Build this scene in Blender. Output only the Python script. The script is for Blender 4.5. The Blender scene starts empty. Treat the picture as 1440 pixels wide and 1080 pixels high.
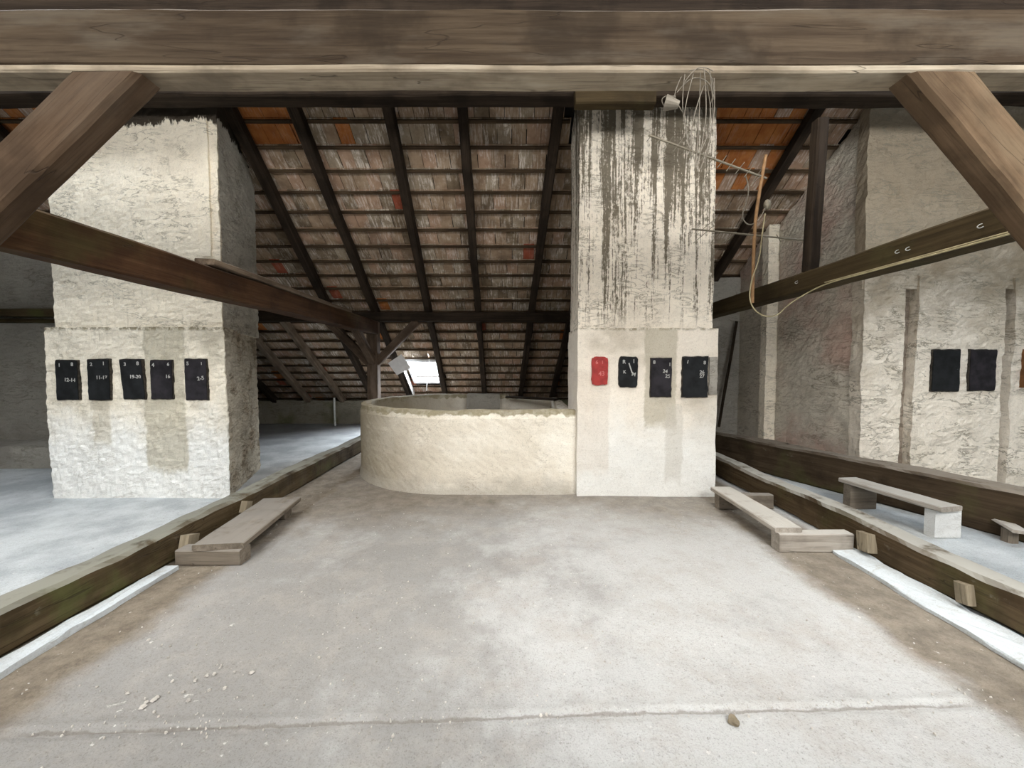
import bpy, bmesh, math, random
from mathutils import Vector, Matrix, noise
random.seed(7)
C = bpy.context.scene.collection
SC = bpy.context.scene
# ---------------------------------------------------------------- camera
cam = bpy.data.cameras.new('camera'); camo = bpy.data.objects.new('camera', cam); C.objects.link(camo)
camo.location = (0, 0, 1.5)
camo.rotation_euler = (math.radians(90 - 2.46), 0, 0)
cam.sensor_width = 36; cam.lens = 535 / 1440 * 36; cam.clip_start = 0.02
cam.shift_x = -2 / 1440
SC.camera = camo
SC.view_settings.view_transform = 'Standard'; SC.view_settings.look = 'None'
SC.view_settings.gamma = 1; SC.view_settings.exposure = 0.14
SC.view_settings.use_curve_mapping = False
# ---------------------------------------------------------------- world
w = bpy.data.worlds.new('sky'); SC.world = w; w.use_nodes = True
bg = w.node_tree.nodes['Background']; bg.inputs[0].default_value = (0.80, 0.90, 1.0, 1); bg.inputs[1].default_value = 7.0
# roof geometry: tile plane  z = ZR + SL*(7.4-y) in front of ridge
SL = 0.71; ANG = math.atan(SL); RIDGE_Y = 2.0
def zr(y, off=0.0):             # batten outer plane height
    z = 2.75 + SL * (7.4 - y) if y >= RIDGE_Y else 2.75 + SL * (7.4 - RIDGE_Y) - SL * (RIDGE_Y - y)
    return z + off / math.cos(ANG)
# daylight lamps in the roof: e in the visible window, the rest placed unseen
# name, x0,x1,y0,y1, power, colour
ROOF_LAMPS = [('a', -4.4, -1.8, -2.9, -0.9, 240, (1.0, 0.915, 0.80)),
             ('b', 0.9, 4.3, -2.9, -0.7, 330, (1.0, 0.92, 0.82)),
             ('c', -5.9, -4.3, 2.5, 3.5, 170, (0.76, 0.88, 1.0)),
             ('d', 4.6, 6.4, 2.3, 3.4, 135, (0.80, 0.90, 1.0)),
             ('f', 0.7, 2.3, 2.3, 3.1, 190, (1.0, 0.90, 0.77)),  # f and g added unseen to brighten the chimney fronts
             ('g', -3.3, -1.9, 2.3, 3.1, 190, (1.0, 0.90, 0.77)),
             ('e', -2.47, -1.82, 8.93, 9.62, 330, (0.90, 0.95, 1.0))]
for nm, x0, x1, y0, y1, pw, col in ROOF_LAMPS:
    L = bpy.data.lights.new('roof_lamp', 'AREA'); L.shape = 'RECTANGLE'
    L.size = (x1 - x0) * 1.1; L.size_y = (y1 - y0) / math.cos(ANG) * 1.1; L.energy = pw; L.color = col
    o = bpy.data.objects.new('roof_lamp', L); C.objects.link(o)
    ym = (y0 + y1) / 2
    s = 1 if ym > RIDGE_Y else -1
    o.location = ((x0 + x1) / 2, ym, zr(ym, 0.17))
    # local -Z is the light direction: inward normal of the slope
    o.rotation_euler = (-ANG if s > 0 else ANG, 0, 0)

# ---------------------------------------------------------------- node helpers
class N:
    def __init__(s, name, rough=0.85, spec=0.2):
        s.m = bpy.data.materials.new(name); s.m.use_nodes = True
        s.t = s.m.node_tree; s.b = s.t.nodes['Principled BSDF']
        s.b.inputs['Roughness'].default_value = rough
        s.b.inputs['Specular IOR Level'].default_value = spec
        g = s.t.nodes.new('ShaderNodeNewGeometry'); s.pos = g.outputs['Position']; s.nor = g.outputs['Normal']
        tc = s.t.nodes.new('ShaderNodeTexCoord'); s.obj = tc.outputs['Object']
    def link(s, a, b):
        s.t.links.new(a, b)
    def put(s, inp, v):
        if isinstance(v, bpy.types.NodeSocket): s.link(v, inp)
        elif isinstance(v, (tuple, list)) and len(v) == 3 and inp.type == 'RGBA': inp.default_value = (*v, 1)
        else: inp.default_value = v
    def mp(s, vec, scale, loc=(0, 0, 0), rot=(0, 0, 0)):
        n = s.t.nodes.new('ShaderNodeMapping'); s.put(n.inputs[0], vec)
        n.inputs['Location'].default_value = loc; n.inputs['Scale'].default_value = scale; n.inputs['Rotation'].default_value = rot
        return n.outputs[0]
    def noise(s, vec, scale, detail=4, rough=0.55, dist=0.0):
        n = s.t.nodes.new('ShaderNodeTexNoise'); s.put(n.inputs['Vector'], vec)
        n.inputs['Scale'].default_value = scale; n.inputs['Detail'].default_value = detail
        n.inputs['Roughness'].default_value = rough; n.inputs['Distortion'].default_value = dist
        return n.outputs['Fac']
    def voro(s, vec, scale, feat='F1', rnd=1.0):
        n = s.t.nodes.new('ShaderNodeTexVoronoi'); n.feature = feat; s.put(n.inputs['Vector'], vec)
        n.inputs['Scale'].default_value = scale; n.inputs['Randomness'].default_value = rnd
        return n.outputs['Distance']
    def math(s, op, a, b=0.0, c=0.0):
        n = s.t.nodes.new('ShaderNodeMath'); n.operation = op
        s.put(n.inputs[0], a); s.put(n.inputs[1], b); s.put(n.inputs[2], c); return n.outputs[0]
    def ss(s, v, lo, hi, a=0.0, b=1.0):      # smooth remap
        n = s.t.nodes.new('ShaderNodeMapRange'); n.interpolation_type = 'SMOOTHSTEP'
        s.put(n.inputs[0], v); n.inputs[1].default_value = lo; n.inputs[2].default_value = hi
        n.inputs[3].default_value = a; n.inputs[4].default_value = b; return n.outputs[0]
    def mix(s, f, a, b, mode='MIX'):
        n = s.t.nodes.new('ShaderNodeMix'); n.data_type = 'RGBA'; n.blend_type = mode
        s.put(n.inputs[0], f); s.put(n.inputs[6], a); s.put(n.inputs[7], b); return n.outputs[2]
    def sep(s, v):
        n = s.t.nodes.new('ShaderNodeSeparateXYZ'); s.put(n.inputs[0], v); return n.outputs
    def rnd(s):
        return s.t.nodes.new('ShaderNodeObjectInfo').outputs['Random']
    def bump(s, h, strength=0.4, dist=0.01):
        n = s.t.nodes.new('ShaderNodeBump'); n.inputs['Strength'].default_value = strength
        n.inputs['Distance'].default_value = dist; s.put(n.inputs['Height'], h); s.link(n.outputs[0], s.b.inputs['Normal'])
    def color(s, c): s.put(s.b.inputs['Base Color'], c)
    def grit(s, c, amt=0.35, scale=110):      # sand-grain variation
        g = s.noise(s.pos, scale, 3, 0.8); g2 = s.noise(s.pos, scale * 0.3, 5, 0.75)
        c = s.mix(s.ss(g, 0.52, 0.68, 0, amt), c, s.mix(0.72, c, (0.05, 0.04, 0.03)))
        return s.mix(s.ss(g2, 0.53, 0.70, 0, amt), c, s.mix(0.5, c, (0.09, 0.07, 0.05)))

def plain(name, col, rough=0.7, metal=0.0, var=0.25, scale=12):
    n = N(name, rough); a = n.noise(n.pos, scale, 5)
    n.color(n.mix(n.ss(a, 0.3, 0.7), tuple(c * (1 - var) for c in col), tuple(min(1, c * (1 + var)) for c in col)))
    n.b.inputs['Metallic'].default_value = metal; n.bump(a, 0.2, 0.004); return n.m

def plaster(name, base, dirt=(0.30, 0.27, 0.21), patch=(0.62, 0.60, 0.54), cracks=0.5, streak=0.0, streak_z=(1.95, 4.0),
            speck=0.3, ledge=None, rough_h=0.5, brown=0.0, brown_z=(2.0, 3.2), lowwhite=None, browncol=(0.42, 0.32, 0.22), pscale=1.1, topdark=None, stains=()):
    n = N(name, 0.92, 0.1)
    X, Y, Z = n.sep(n.pos)
    c = n.mix(n.ss(n.noise(n.pos, pscale, 5, 0.6), 0.48, 0.66), base, patch)
    # mottling
    c = n.mix(n.ss(n.noise(n.pos, 7, 6, 0.65), 0.35, 0.75, 0.0, 0.35), c, tuple(b * 0.78 for b in base))
    if lowwhite: c = n.mix(n.ss(n.math('ADD', Z, n.math('MULTIPLY', n.noise(n.pos, 3, 4), 0.8)), lowwhite[0], lowwhite[1], 1.0, 0.0), c, lowwhite[2])
    if brown:
        f = n.ss(n.math('ADD', Z, n.math('MULTIPLY', n.noise(n.pos, 2.2, 5, 0.65), 1.6)), brown_z[0] + 0.8, brown_z[1] + 0.8)
        c = n.mix(n.math('MULTIPLY', f, brown), c, browncol)
    for (sx0, sx1, sz0, sz1, sc_, sa) in stains:     # trowelled repair patches
        wx = n.math('ADD', X, n.math('MULTIPLY', n.math('SUBTRACT', n.noise(n.pos, 6, 6, 0.7), 0.5), 0.10))
        wz = n.math('ADD', Z, n.math('MULTIPLY', n.math('SUBTRACT', n.noise(n.pos, 5, 6, 0.7), 0.5), 0.30))
        f = n.math('MULTIPLY', n.math('MULTIPLY', n.ss(wx, sx0, sx0 + .03), n.ss(wx, sx1 - .03, sx1, 1, 0)), n.math('MULTIPLY', n.ss(wz, sz0, sz0 + .15), n.ss(wz, sz1 - .05, sz1, 1, 0)))
        c = n.mix(n.math('MULTIPLY', f, sa), c, sc_)
    # thin horizontal scratches / hairline cracks
    v = n.mp(n.pos, (3.2, 3.2, 11.0))
    cr = n.ss(n.math('ABSOLUTE', n.math('SUBTRACT', n.noise(v, 1.0, 7, 0.66, 0.7), 0.5)), 0.0, 0.030, 1.0, 0.0)
    gate = n.ss(n.noise(n.pos, 3.0, 4), 0.42, 0.58)
    c = n.mix(n.math('MULTIPLY', n.math('MULTIPLY', cr, gate), cracks), c, dirt)
    sp = n.ss(n.noise(n.pos, 60, 3, 0.7), 0.60, 0.72)
    c = n.mix(n.math('MULTIPLY', n.math('MULTIPLY', sp, n.ss(n.noise(n.pos, 5, 3), 0.42, 0.6)), speck), c, dirt)
    if streak:
        v = n.mp(n.pos, (7.0, 7.0, 0.30))
        a = n.noise(v, 1.0, 3, 0.6)
        v2 = n.mp(n.pos, (48.0, 48.0, 1.3))
        b = n.noise(v2, 1.0, 6, 0.75)
        brk = n.noise(n.mp(n.pos, (26, 26, 18)), 1.0, 6, 0.78)
        hz = n.ss(Z, streak_z[0], streak_z[1], 0.0, 1.0)
        th = n.math('ADD', n.math('MULTIPLY', a, 0.44), n.math('ADD', n.math('MULTIPLY', b, 0.44), n.math('MULTIPLY', brk, 0.26)))
        th = n.math('ADD', th, n.math('MULTIPLY', hz, 0.05))
        f = n.ss(th, 0.590, 0.630)
        f = n.math('MULTIPLY', f, n.ss(Z, streak_z[0] - 0.05, streak_z[0] + 0.25))
        c = n.mix(n.math('MULTIPLY', f, streak), c, (0.105, 0.085, 0.056))
    if ledge:     # dirt lying along a ledge line
        d = n.math('ABSOLUTE', n.math('SUBTRACT', n.math('ADD', Z, n.math('MULTIPLY', n.noise(n.pos, 9, 4), 0.05)), ledge + 0.025))
        f = n.ss(d, 0.004, 0.045, 1.0, 0.0)
        f = n.math('MULTIPLY', f, n.ss(n.noise(n.pos, 16, 5, 0.7), 0.40, 0.56))
        c = n.mix(n.math('MULTIPLY', f, 0.85), c, (0.17, 0.14, 0.075))
    c = n.grit(c)
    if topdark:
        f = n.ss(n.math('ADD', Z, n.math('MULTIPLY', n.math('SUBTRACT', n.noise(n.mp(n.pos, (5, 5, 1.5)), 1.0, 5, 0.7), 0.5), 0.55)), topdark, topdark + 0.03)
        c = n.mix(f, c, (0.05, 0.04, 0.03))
    n.color(c)
    h = n.math('ADD', n.math('MULTIPLY', n.noise(n.pos, 26, 8, 0.68), 1.0), n.math('MULTIPLY', cr, -0.25))
    h = n.math('ADD', h, n.math('MULTIPLY', n.noise(n.mp(n.pos, (5, 5, 14)), 1.0, 6, 0.6), 1.2))
    n.bump(h, rough_h, 0.02)
    return n.m

def wood(name, c1, c2, dust=0.0, dustcol=(0.52, 0.50, 0.46), moss=0.0, rough_h=0.5, pale=0.0, palecol=(0.55, 0.45, 0.33)):
    n = N(name, 0.85, 0.15)
    off = n.math('MULTIPLY', n.rnd(), 37.0)
    comb = n.t.nodes.new('ShaderNodeVectorMath'); comb.operation = 'ADD'; n.link(n.obj, comb.inputs[0]); n.link(off, comb.inputs[1])
    P = comb.outputs[0]
    g = n.noise(n.mp(P, (0.9, 22.0, 22.0)), 1.0, 7, 0.7, 0.05)
    g2 = n.noise(n.mp(P, (3.0, 90.0, 90.0)), 1.0, 3, 0.6)
    c = n.mix(n.ss(g, 0.30, 0.72), c1, c2)
    c = n.mix(n.ss(g2, 0.52, 0.74, 0, 0.5), c, tuple(v * 0.45 for v in c1))
    blot = n.noise(P, 2.3, 5, 0.6)
    c = n.mix(n.ss(blot, 0.46, 0.62, 0, 0.6), c, tuple(v * 0.55 for v in c1))
    if pale:
        c = n.mix(n.ss(n.noise(n.mp(P, (1.2, 5, 5), (3, 1, 2)), 1.0, 5, 0.6), 0.47, 0.66, 0, pale), c, palecol)
    if moss: c = n.mix(n.ss(n.noise(P, 1.7, 5, 0.6), 0.52, 0.70, 0, moss), c, (0.085, 0.09, 0.03))
    ck = n.ss(n.math('ABSOLUTE', n.math('SUBTRACT', n.noise(n.mp(P, (0.5, 7, 7)), 1.0, 3, 0.5, 0.0), 0.5)), 0.0, 0.004, 1.0, 0.0)
    c = n.mix(n.math('MULTIPLY', ck, 0.5), c, (0.02, 0.014, 0.01))
    if dust:
        nz = n.sep(n.nor)[2]
        f = n.math('MULTIPLY', n.ss(nz, 0.5, 0.9), n.ss(n.noise(n.pos, 5, 6, 0.65), 0.25, 0.5))
        f2 = n.math('MULTIPLY', n.ss(n.noise(n.pos, 8, 6, 0.7), 0.62, 0.78), 0.4)
        c = n.mix(n.math('MULTIPLY', n.math('MAXIMUM', f, f2), dust), c, dustcol)
    n.color(c)
    n.bump(n.math('SUBTRACT', n.math('ADD', g, n.math('MULTIPLY', g2, 0.4)), ck), rough_h, 0.008)
    return n.m

def tile_mat(name, c1, c2, lime=0.4, limecol=(0.78, 0.70, 0.62), dark=0.35):
    n = N(name, 0.9, 0.1)
    c = n.mix(n.ss(n.noise(n.pos, 5.5, 6, 0.65), 0.32, 0.7), c1, c2)
    st = n.noise(n.mp(n.pos, (42, 5, 5)), 1.0, 5, 0.7)
    f = n.math('MULTIPLY', n.ss(st, 0.46, 0.60), n.ss(n.noise(n.pos, 4.1, 5, 0.7), 0.42, 0.56))
    c = n.mix(n.math('MULTIPLY', f, lime), c, limecol)
    c = n.mix(n.ss(n.noise(n.pos, 1.6, 5, 0.6), 0.5, 0.7, 0, dark), c, (0.045, 0.035, 0.028))
    n.color(c); n.bump(n.math('ADD', n.noise(n.pos, 50, 5, 0.7), st), 0.4, 0.006)
    return n.m

# ---------------------------------------------------------------- materials
def floor_mat():
    n = N('dusty_screed', 0.88, 0.2)
    X, Y, Z = n.sep(n.pos)
    big = n.noise(n.pos, 0.75, 9, 0.72)
    c = n.mix(n.ss(n.math('ADD', big, n.math('MULTIPLY', n.ss(X, -1.2, 1.6, -0.10, 0.16), 1.0)), 0.38, 0.62), (0.27, 0.262, 0.250), (0.455, 0.455, 0.445))
    c = n.mix(n.ss(n.noise(n.pos, 2.7, 9, 0.75), 0.46, 0.64, 0, 0.5), c, (0.37, 0.345, 0.315))
    # pale bluish tint beyond the sills: cool light put into the colour
    ax = n.math('ABSOLUTE', X)
    c = n.mix(n.ss(ax, 2.7, 2.9), c, n.mix(n.ss(n.noise(n.pos, 2.0, 6, 0.6), 0.35, 0.65), (0.36, 0.385, 0.40), (0.54, 0.57, 0.58)))
    # brown band along each sill and round the foot of the basin
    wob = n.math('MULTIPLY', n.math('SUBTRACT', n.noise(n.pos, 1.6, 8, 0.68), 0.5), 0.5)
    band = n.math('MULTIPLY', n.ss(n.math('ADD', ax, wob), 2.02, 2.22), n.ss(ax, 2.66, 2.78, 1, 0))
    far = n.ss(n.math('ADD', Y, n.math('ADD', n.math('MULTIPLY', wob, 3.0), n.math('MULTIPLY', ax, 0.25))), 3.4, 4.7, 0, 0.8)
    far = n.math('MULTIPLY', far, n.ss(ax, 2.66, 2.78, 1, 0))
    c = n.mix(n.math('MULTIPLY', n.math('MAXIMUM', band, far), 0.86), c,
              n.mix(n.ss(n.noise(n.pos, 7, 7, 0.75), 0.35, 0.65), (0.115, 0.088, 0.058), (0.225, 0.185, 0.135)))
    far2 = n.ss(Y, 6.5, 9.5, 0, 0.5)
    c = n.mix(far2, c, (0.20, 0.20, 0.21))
    # fine dark pits, pale specks
    c = n.mix(n.math('MULTIPLY', n.ss(n.noise(n.pos, 48, 4, 0.75), 0.60, 0.70), 0.5), c, (0.19, 0.16, 0.14))
    c = n.mix(n.math('MULTIPLY', n.ss(n.noise(n.pos, 27, 3, 0.6), 0.68, 0.73), 0.6), c, (0.68, 0.66, 0.62))
    c = n.mix(n.math('MULTIPLY', n.ss(n.noise(n.mp(n.pos, (7, 12, 1)), 1.0, 5, 0.7), 0.66, 0.74), 0.6), c, (0.66, 0.64, 0.58))
    c = n.mix(n.math('MULTIPLY', n.ss(n.noise(n.pos, 13, 6, 0.75), 0.645, 0.69), 0.6), c, (0.22, 0.20, 0.18))
    # dirt caught in the joint between the two pours
    jl = n.math('SUBTRACT', Y, n.math('ADD', n.math('MULTIPLY', X, 0.034), 1.572))
    jd = n.math('ABSOLUTE', n.math('ADD', jl, n.math('MULTIPLY', n.math('SUBTRACT', n.noise(n.pos, 14, 5, 0.7), 0.5), 0.035)))
    jf = n.math('MULTIPLY', n.ss(jd, 0.003, 0.011, 1, 0), n.ss(ax, 1.95, 2.1, 1, 0))
    c = n.mix(n.math('MULTIPLY', jf, 0.6), c, (0.16, 0.14, 0.12))
    c = n.grit(c, 0.5, 130)
    n.color(c)
    n.bump(n.math('ADD', n.noise(n.pos, 30, 8, 0.72), n.math('MULTIPLY', n.noise(n.pos, 6, 4), 0.7)), 0.55, 0.012)
    return n.m
M = {}
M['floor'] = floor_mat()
M['plaster_left_up'] = plaster('whitewash_upper', (0.84, 0.765, 0.63), patch=(0.72, 0.65, 0.53), cracks=0.8, speck=0.6, topdark=4.22)
M['plaster_left_low'] = plaster('whitewash_lower', (0.84, 0.775, 0.65), patch=(0.58, 0.53, 0.43), cracks=0.35, speck=0.5, ledge=1.95,
                                lowwhite=(0.9, 1.6, (0.84, 0.84, 0.81)), pscale=1.5,  # cool light on the chimney foot, put into the colour
                                stains=[(-4.22, -3.72, 0.25, 2.1, (0.50, 0.46, 0.36), 0.8), (-4.82, -4.60, 0.55, 1.35, (0.52, 0.47, 0.37), 0.6)])
M['plaster_mid_up'] = plaster('streaked_whitewash', (0.82, 0.745, 0.63), patch=(0.66, 0.59, 0.49), cracks=0.85, streak=0.9)
M['plaster_mid_low'] = plaster('smooth_whitewash', (0.78, 0.71, 0.61), patch=(0.55, 0.49, 0.40), cracks=0.12, speck=0.3, ledge=1.96, rough_h=0.25,
                               lowwhite=(0.8, 1.7, (0.76, 0.75, 0.71)),
                               stains=[(1.50, 1.90, 0.75, 1.98, (0.44, 0.40, 0.31), 0.75), (0.70, 1.12, 0.2, 1.5, (0.62, 0.55, 0.47), 0.5), (1.75, 1.98, 0.1, 1.1, (0.52, 0.49, 0.43), 0.5)])
M['plaster_tub'] = None
M['plaster_right'] = plaster('flaking_whitewash', (0.82, 0.75, 0.64), patch=(0.66, 0.59, 0.48), cracks=0.95, speck=0.7, brown=0.8, brown_z=(1.6, 3.0),
                             browncol=(0.27, 0.21, 0.135), rough_h=0.6)
M['plaster_side'] = plaster('grey_render', (0.60, 0.55, 0.46), patch=(0.54, 0.39, 0.32), cracks=0.5, speck=0.6, dirt=(0.15, 0.12, 0.08), rough_h=0.8, pscale=0.8)
M['plaster_grey'] = plaster('dull_grey_render', (0.36, 0.34, 0.30), patch=(0.29, 0.27, 0.24), cracks=0.4, speck=0.5, dirt=(0.10, 0.09, 0.06), rough_h=0.7)
M['roughcast'] = plaster('brown_roughcast', (0.50, 0.45, 0.36), patch=(0.36, 0.30, 0.22), cracks=0.6, speck=1.0, dirt=(0.12, 0.09, 0.06), rough_h=1.0, pscale=3.0)
M['roughcast_up'] = plaster('grey_roughcast', (0.56, 0.53, 0.46), patch=(0.46, 0.43, 0.36), cracks=0.4, speck=0.9, dirt=(0.18, 0.15, 0.11), rough_h=1.0, pscale=3.0, topdark=4.3)
M['recess'] = plaster('dark_recess', (0.36, 0.30, 0.24), patch=(0.28, 0.22, 0.17), cracks=0.5, speck=0.6, dirt=(0.10, 0.08, 0.05), rough_h=0.8)

def tub_mat():
    n = N('basin_render', 0.92, 0.1)
    X, Y, Z = n.sep(n.pos)
    c = n.mix(n.ss(n.noise(n.pos, 1.4, 5, 0.6), 0.4, 0.62), (0.80, 0.755, 0.665), (0.68, 0.62, 0.52))
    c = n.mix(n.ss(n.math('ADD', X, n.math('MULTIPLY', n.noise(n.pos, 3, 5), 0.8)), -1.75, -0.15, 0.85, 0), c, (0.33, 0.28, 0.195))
    sc = n.noise(n.mp(n.pos, (6.5, 6.5, 2.0)), 1.0, 4, 0.5)
    f = n.ss(n.math('ADD', Z, n.math('MULTIPLY', n.math('SUBTRACT', sc, 0.5), 0.22)), 0.925, 0.945)
    c = n.mix(f, c, n.mix(n.ss(n.noise(n.pos, 11, 5, 0.7), 0.4, 0.6), (0.31, 0.27, 0.18), (0.42, 0.38, 0.29)))
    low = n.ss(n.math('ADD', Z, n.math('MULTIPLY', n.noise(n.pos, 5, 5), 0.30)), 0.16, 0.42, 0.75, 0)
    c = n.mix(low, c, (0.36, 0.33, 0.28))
    cr = n.ss(n.math('ABSOLUTE', n.math('SUBTRACT', n.noise(n.mp(n.pos, (6, 6, 10)), 1.0, 7, 0.62, 0.9), 0.5)), 0.0, 0.02, 1.0, 0.0)
    c = n.mix(n.math('MULTIPLY', n.math('MULTIPLY', cr, n.ss(n.noise(n.pos, 3, 3), 0.5, 0.62)), 0.55), c, (0.3, 0.26, 0.2))
    c = n.mix(n.math('MULTIPLY', n.ss(n.noise(n.pos, 55, 3, 0.7), 0.61, 0.72), 0.3), c, (0.28, 0.23, 0.17))
    c = n.grit(c, 0.4)
    n.color(c); n.bump(n.math('ADD', n.noise(n.pos, 24, 8, 0.68), f), 0.3, 0.012); return n.m
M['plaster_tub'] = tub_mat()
M['beam_front'] = wood('weathered_beam', (0.034, 0.022, 0.013), (0.078, 0.056, 0.035), dust=0.3, dustcol=(0.12, 0.095, 0.07), pale=0.6, palecol=(0.10, 0.082, 0.060))
M['beam_edge'] = wood('floor_lit_wood', (0.22, 0.175, 0.125), (0.36, 0.30, 0.22), pale=0.6, palecol=(0.46, 0.40, 0.31))  # light bounced off the floor onto the underside is in this colour
M['brace_left'] = wood('brown_brace', (0.052, 0.031, 0.017), (0.095, 0.062, 0.038), pale=0.4, palecol=(0.11, 0.082, 0.058))
M['brace_right'] = wood('tan_brace', (0.092, 0.058, 0.032), (0.155, 0.103, 0.062), pale=0.5, palecol=(0.19, 0.14, 0.088))
M['tie_left'] = wood('reddish_tie', (0.042, 0.018, 0.007), (0.086, 0.044, 0.020), dust=0.5, dustcol=(0.15, 0.12, 0.09), moss=0.25)
M['tie_right'] = wood('olive_tie', (0.034, 0.023, 0.010), (0.068, 0.048, 0.022), dust=0.4, dustcol=(0.11, 0.085, 0.06), moss=0.2)
M['rafter'] = wood('dark_rafter', (0.018, 0.012, 0.008), (0.048, 0.034, 0.023), dust=0.15, dustcol=(0.12,0.09,0.07))
M['rafter_pale'] = wood('lit_pale_wood', (0.12, 0.085, 0.058), (0.26, 0.20, 0.145), dust=0.2, pale=0.4, palecol=(0.26, 0.21, 0.16))  # lighter rafter wood: light on the low left rafters is in the colour
M['post'] = wood('brown_post', (0.085, 0.057, 0.040), (0.15, 0.108, 0.078), pale=0.4, palecol=(0.26, 0.2, 0.16))
M['sill'] = wood('mossy_sill', (0.050, 0.034, 0.015), (0.105, 0.075, 0.040), dust=0.95, dustcol=(0.25, 0.245, 0.205), moss=0.8)
M['sill_right'] = wood('dusty_sill', (0.050, 0.032, 0.015), (0.105, 0.073, 0.040), dust=0.95, dustcol=(0.36, 0.35, 0.315), moss=0.35)
M['sill_far'] = wood('dark_sill', (0.035, 0.023, 0.013), (0.075, 0.052, 0.030), dust=0.95, dustcol=(0.22, 0.19, 0.155), moss=0.35)
M['step'] = wood('dusty_plank', (0.14, 0.115, 0.088), (0.23, 0.195, 0.155), dust=0.8, dustcol=(0.25, 0.23, 0.205))
M['step_pale'] = wood('pale_plank', (0.28, 0.245, 0.205), (0.42, 0.38, 0.33), dust=0.9, dustcol=(0.45, 0.43, 0.39))
M['cleat'] = wood('pale_cleat', (0.19, 0.155, 0.105), (0.31, 0.26, 0.185))
M['batten'] = wood('batten_wood', (0.045, 0.028, 0.016), (0.10, 0.068, 0.040))
M['whitestrip'] = plaster('whitish_strip', (0.56, 0.60, 0.62), patch=(0.46, 0.48, 0.49), cracks=0.4, speck=0.4, rough_h=0.3)
M['white_block'] = plaster('limewashed_block', (0.72, 0.72, 0.70), patch=(0.62, 0.60, 0.56), cracks=0.3, speck=0.5, rough_h=0.3)
M['tile'] = [tile_mat('clay_tile', (0.245, 0.168, 0.110), (0.39, 0.285, 0.195)),
             tile_mat('limed_clay_tile', (0.255, 0.198, 0.14), (0.41, 0.335, 0.25), lime=0.9),
             tile_mat('pink_clay_tile', (0.31, 0.20, 0.135), (0.45, 0.305, 0.215), lime=0.6),
             tile_mat('dark_clay_tile', (0.145, 0.105, 0.068), (0.265, 0.2, 0.135), lime=0.5),
             tile_mat('orange_clay_tile', (0.34, 0.115, 0.032), (0.48, 0.19, 0.060), lime=0.1, dark=0.25),
             tile_mat('red_clay_tile', (0.30, 0.075, 0.04), (0.40, 0.12, 0.07), lime=0.1)]
M['blackout'] = plain('roof_blackout', (0.02, 0.018, 0.016), 0.95)
M['black_door'] = plain('black_sheet', (0.009, 0.010, 0.011), 0.7, 0.0, 0.5, 9)
M['black_door_b'] = plain('charcoal_sheet', (0.017, 0.015, 0.018), 0.75, 0.0, 0.5, 9)
M['rim'] = plain('sooty_rim', (0.04, 0.034, 0.027), 0.7, 0.0, 0.5, 30)
M['red_door'] = plain('red_sheet', (0.30, 0.032, 0.028), 0.5, 0.0, 0.2, 14)
M['brown_door'] = plain('rusty_sheet', (0.16, 0.07, 0.025), 0.7, 0.0, 0.3, 14)
M['chalk'] = plain('white_paint', (0.40, 0.40, 0.38), 0.9, 0, 0.1)
M['pink'] = plain('pale_red_paint', (0.50, 0.15, 0.14), 0.9, 0, 0.1)
M['wire'] = plain('dusty_wire', (0.20, 0.175, 0.14), 0.6, 0.3, 0.2)
M['cable'] = plain('yellowed_cable', (0.36, 0.31, 0.19), 0.6, 0, 0.2)
M['bamboo'] = plain('tan_pole', (0.30, 0.175, 0.085), 0.7, 0, 0.2)
M['alu'] = plain('tarnished_rod', (0.21, 0.185, 0.14), 0.5, 0.4, 0.2)
M['white_frame'] = plain('white_lacquer', (0.75, 0.75, 0.76), 0.6, 0, 0.05)
M['stone'] = plaster('rubble', (0.36, 0.33, 0.26), patch=(0.20, 0.20, 0.11), cracks=0.5, dirt=(0.08, 0.07, 0.04), rough_h=0.9)
M['debris'] = plain('plaster_chips', (0.46, 0.43, 0.39), 0.95, 0, 0.3, 5)
gm = N('window_glass', 0.05)
_t = gm.t.nodes.new('ShaderNodeBsdfTransparent'); _g = gm.t.nodes.new('ShaderNodeBsdfGlossy'); _g.inputs['Roughness'].default_value = 0.08
_m = gm.t.nodes.new('ShaderNodeMixShader'); _m.inputs[0].default_value = 0.06
gm.link(_t.outputs[0], _m.inputs[1]); gm.link(_g.outputs[0], _m.inputs[2]); gm.link(_m.outputs[0], gm.t.nodes['Material Output'].inputs['Surface']); M['glass'] = gm.m

# ---------------------------------------------------------------- object helpers
def mesh_obj(name, verts, faces, mat, parent=None, smooth=False, mats=None, fm=None):
    me = bpy.data.meshes.new(name); me.from_pydata([tuple(v) for v in verts], [], faces)
    for m in (mats or [mat]): me.materials.append(m)
    if fm: me.polygons.foreach_set('material_index', fm)
    if smooth: me.polygons.foreach_set('use_smooth', [True] * len(faces))
    me.update()
    o = bpy.data.objects.new(name, me); C.objects.link(o)
    if parent: o.parent = parent
    return o
def bm_obj(name, bm, mat, parent=None, smooth=False):
    bmesh.ops.recalc_face_normals(bm, faces=bm.faces)
    me = bpy.data.meshes.new(name); bm.to_mesh(me); bm.free(); me.materials.append(mat)
    if smooth: me.polygons.foreach_set('use_smooth', [True] * len(me.polygons))
    o = bpy.data.objects.new(name, me); C.objects.link(o)
    if parent: o.parent = parent
    return o
def tag(o, label=None, cat=None, group=None, kind=None):
    if label: o['label'] = label
    if cat: o['category'] = cat
    if group: o['group'] = group
    if kind: o['kind'] = kind
    return o
def empty(name, loc=(0, 0, 0)):
    o = bpy.data.objects.new(name, None); C.objects.link(o); o.location = loc; o.empty_display_size = 0.1; return o
def struct(o): o['kind'] = 'structure'; return o
def nv(p, f, amp):
    q = Vector(p) * f
    return Vector((noise.noise(q), noise.noise(q + Vector((31, 7, 3))), noise.noise(q + Vector((5, 47, 11))))) * amp

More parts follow.
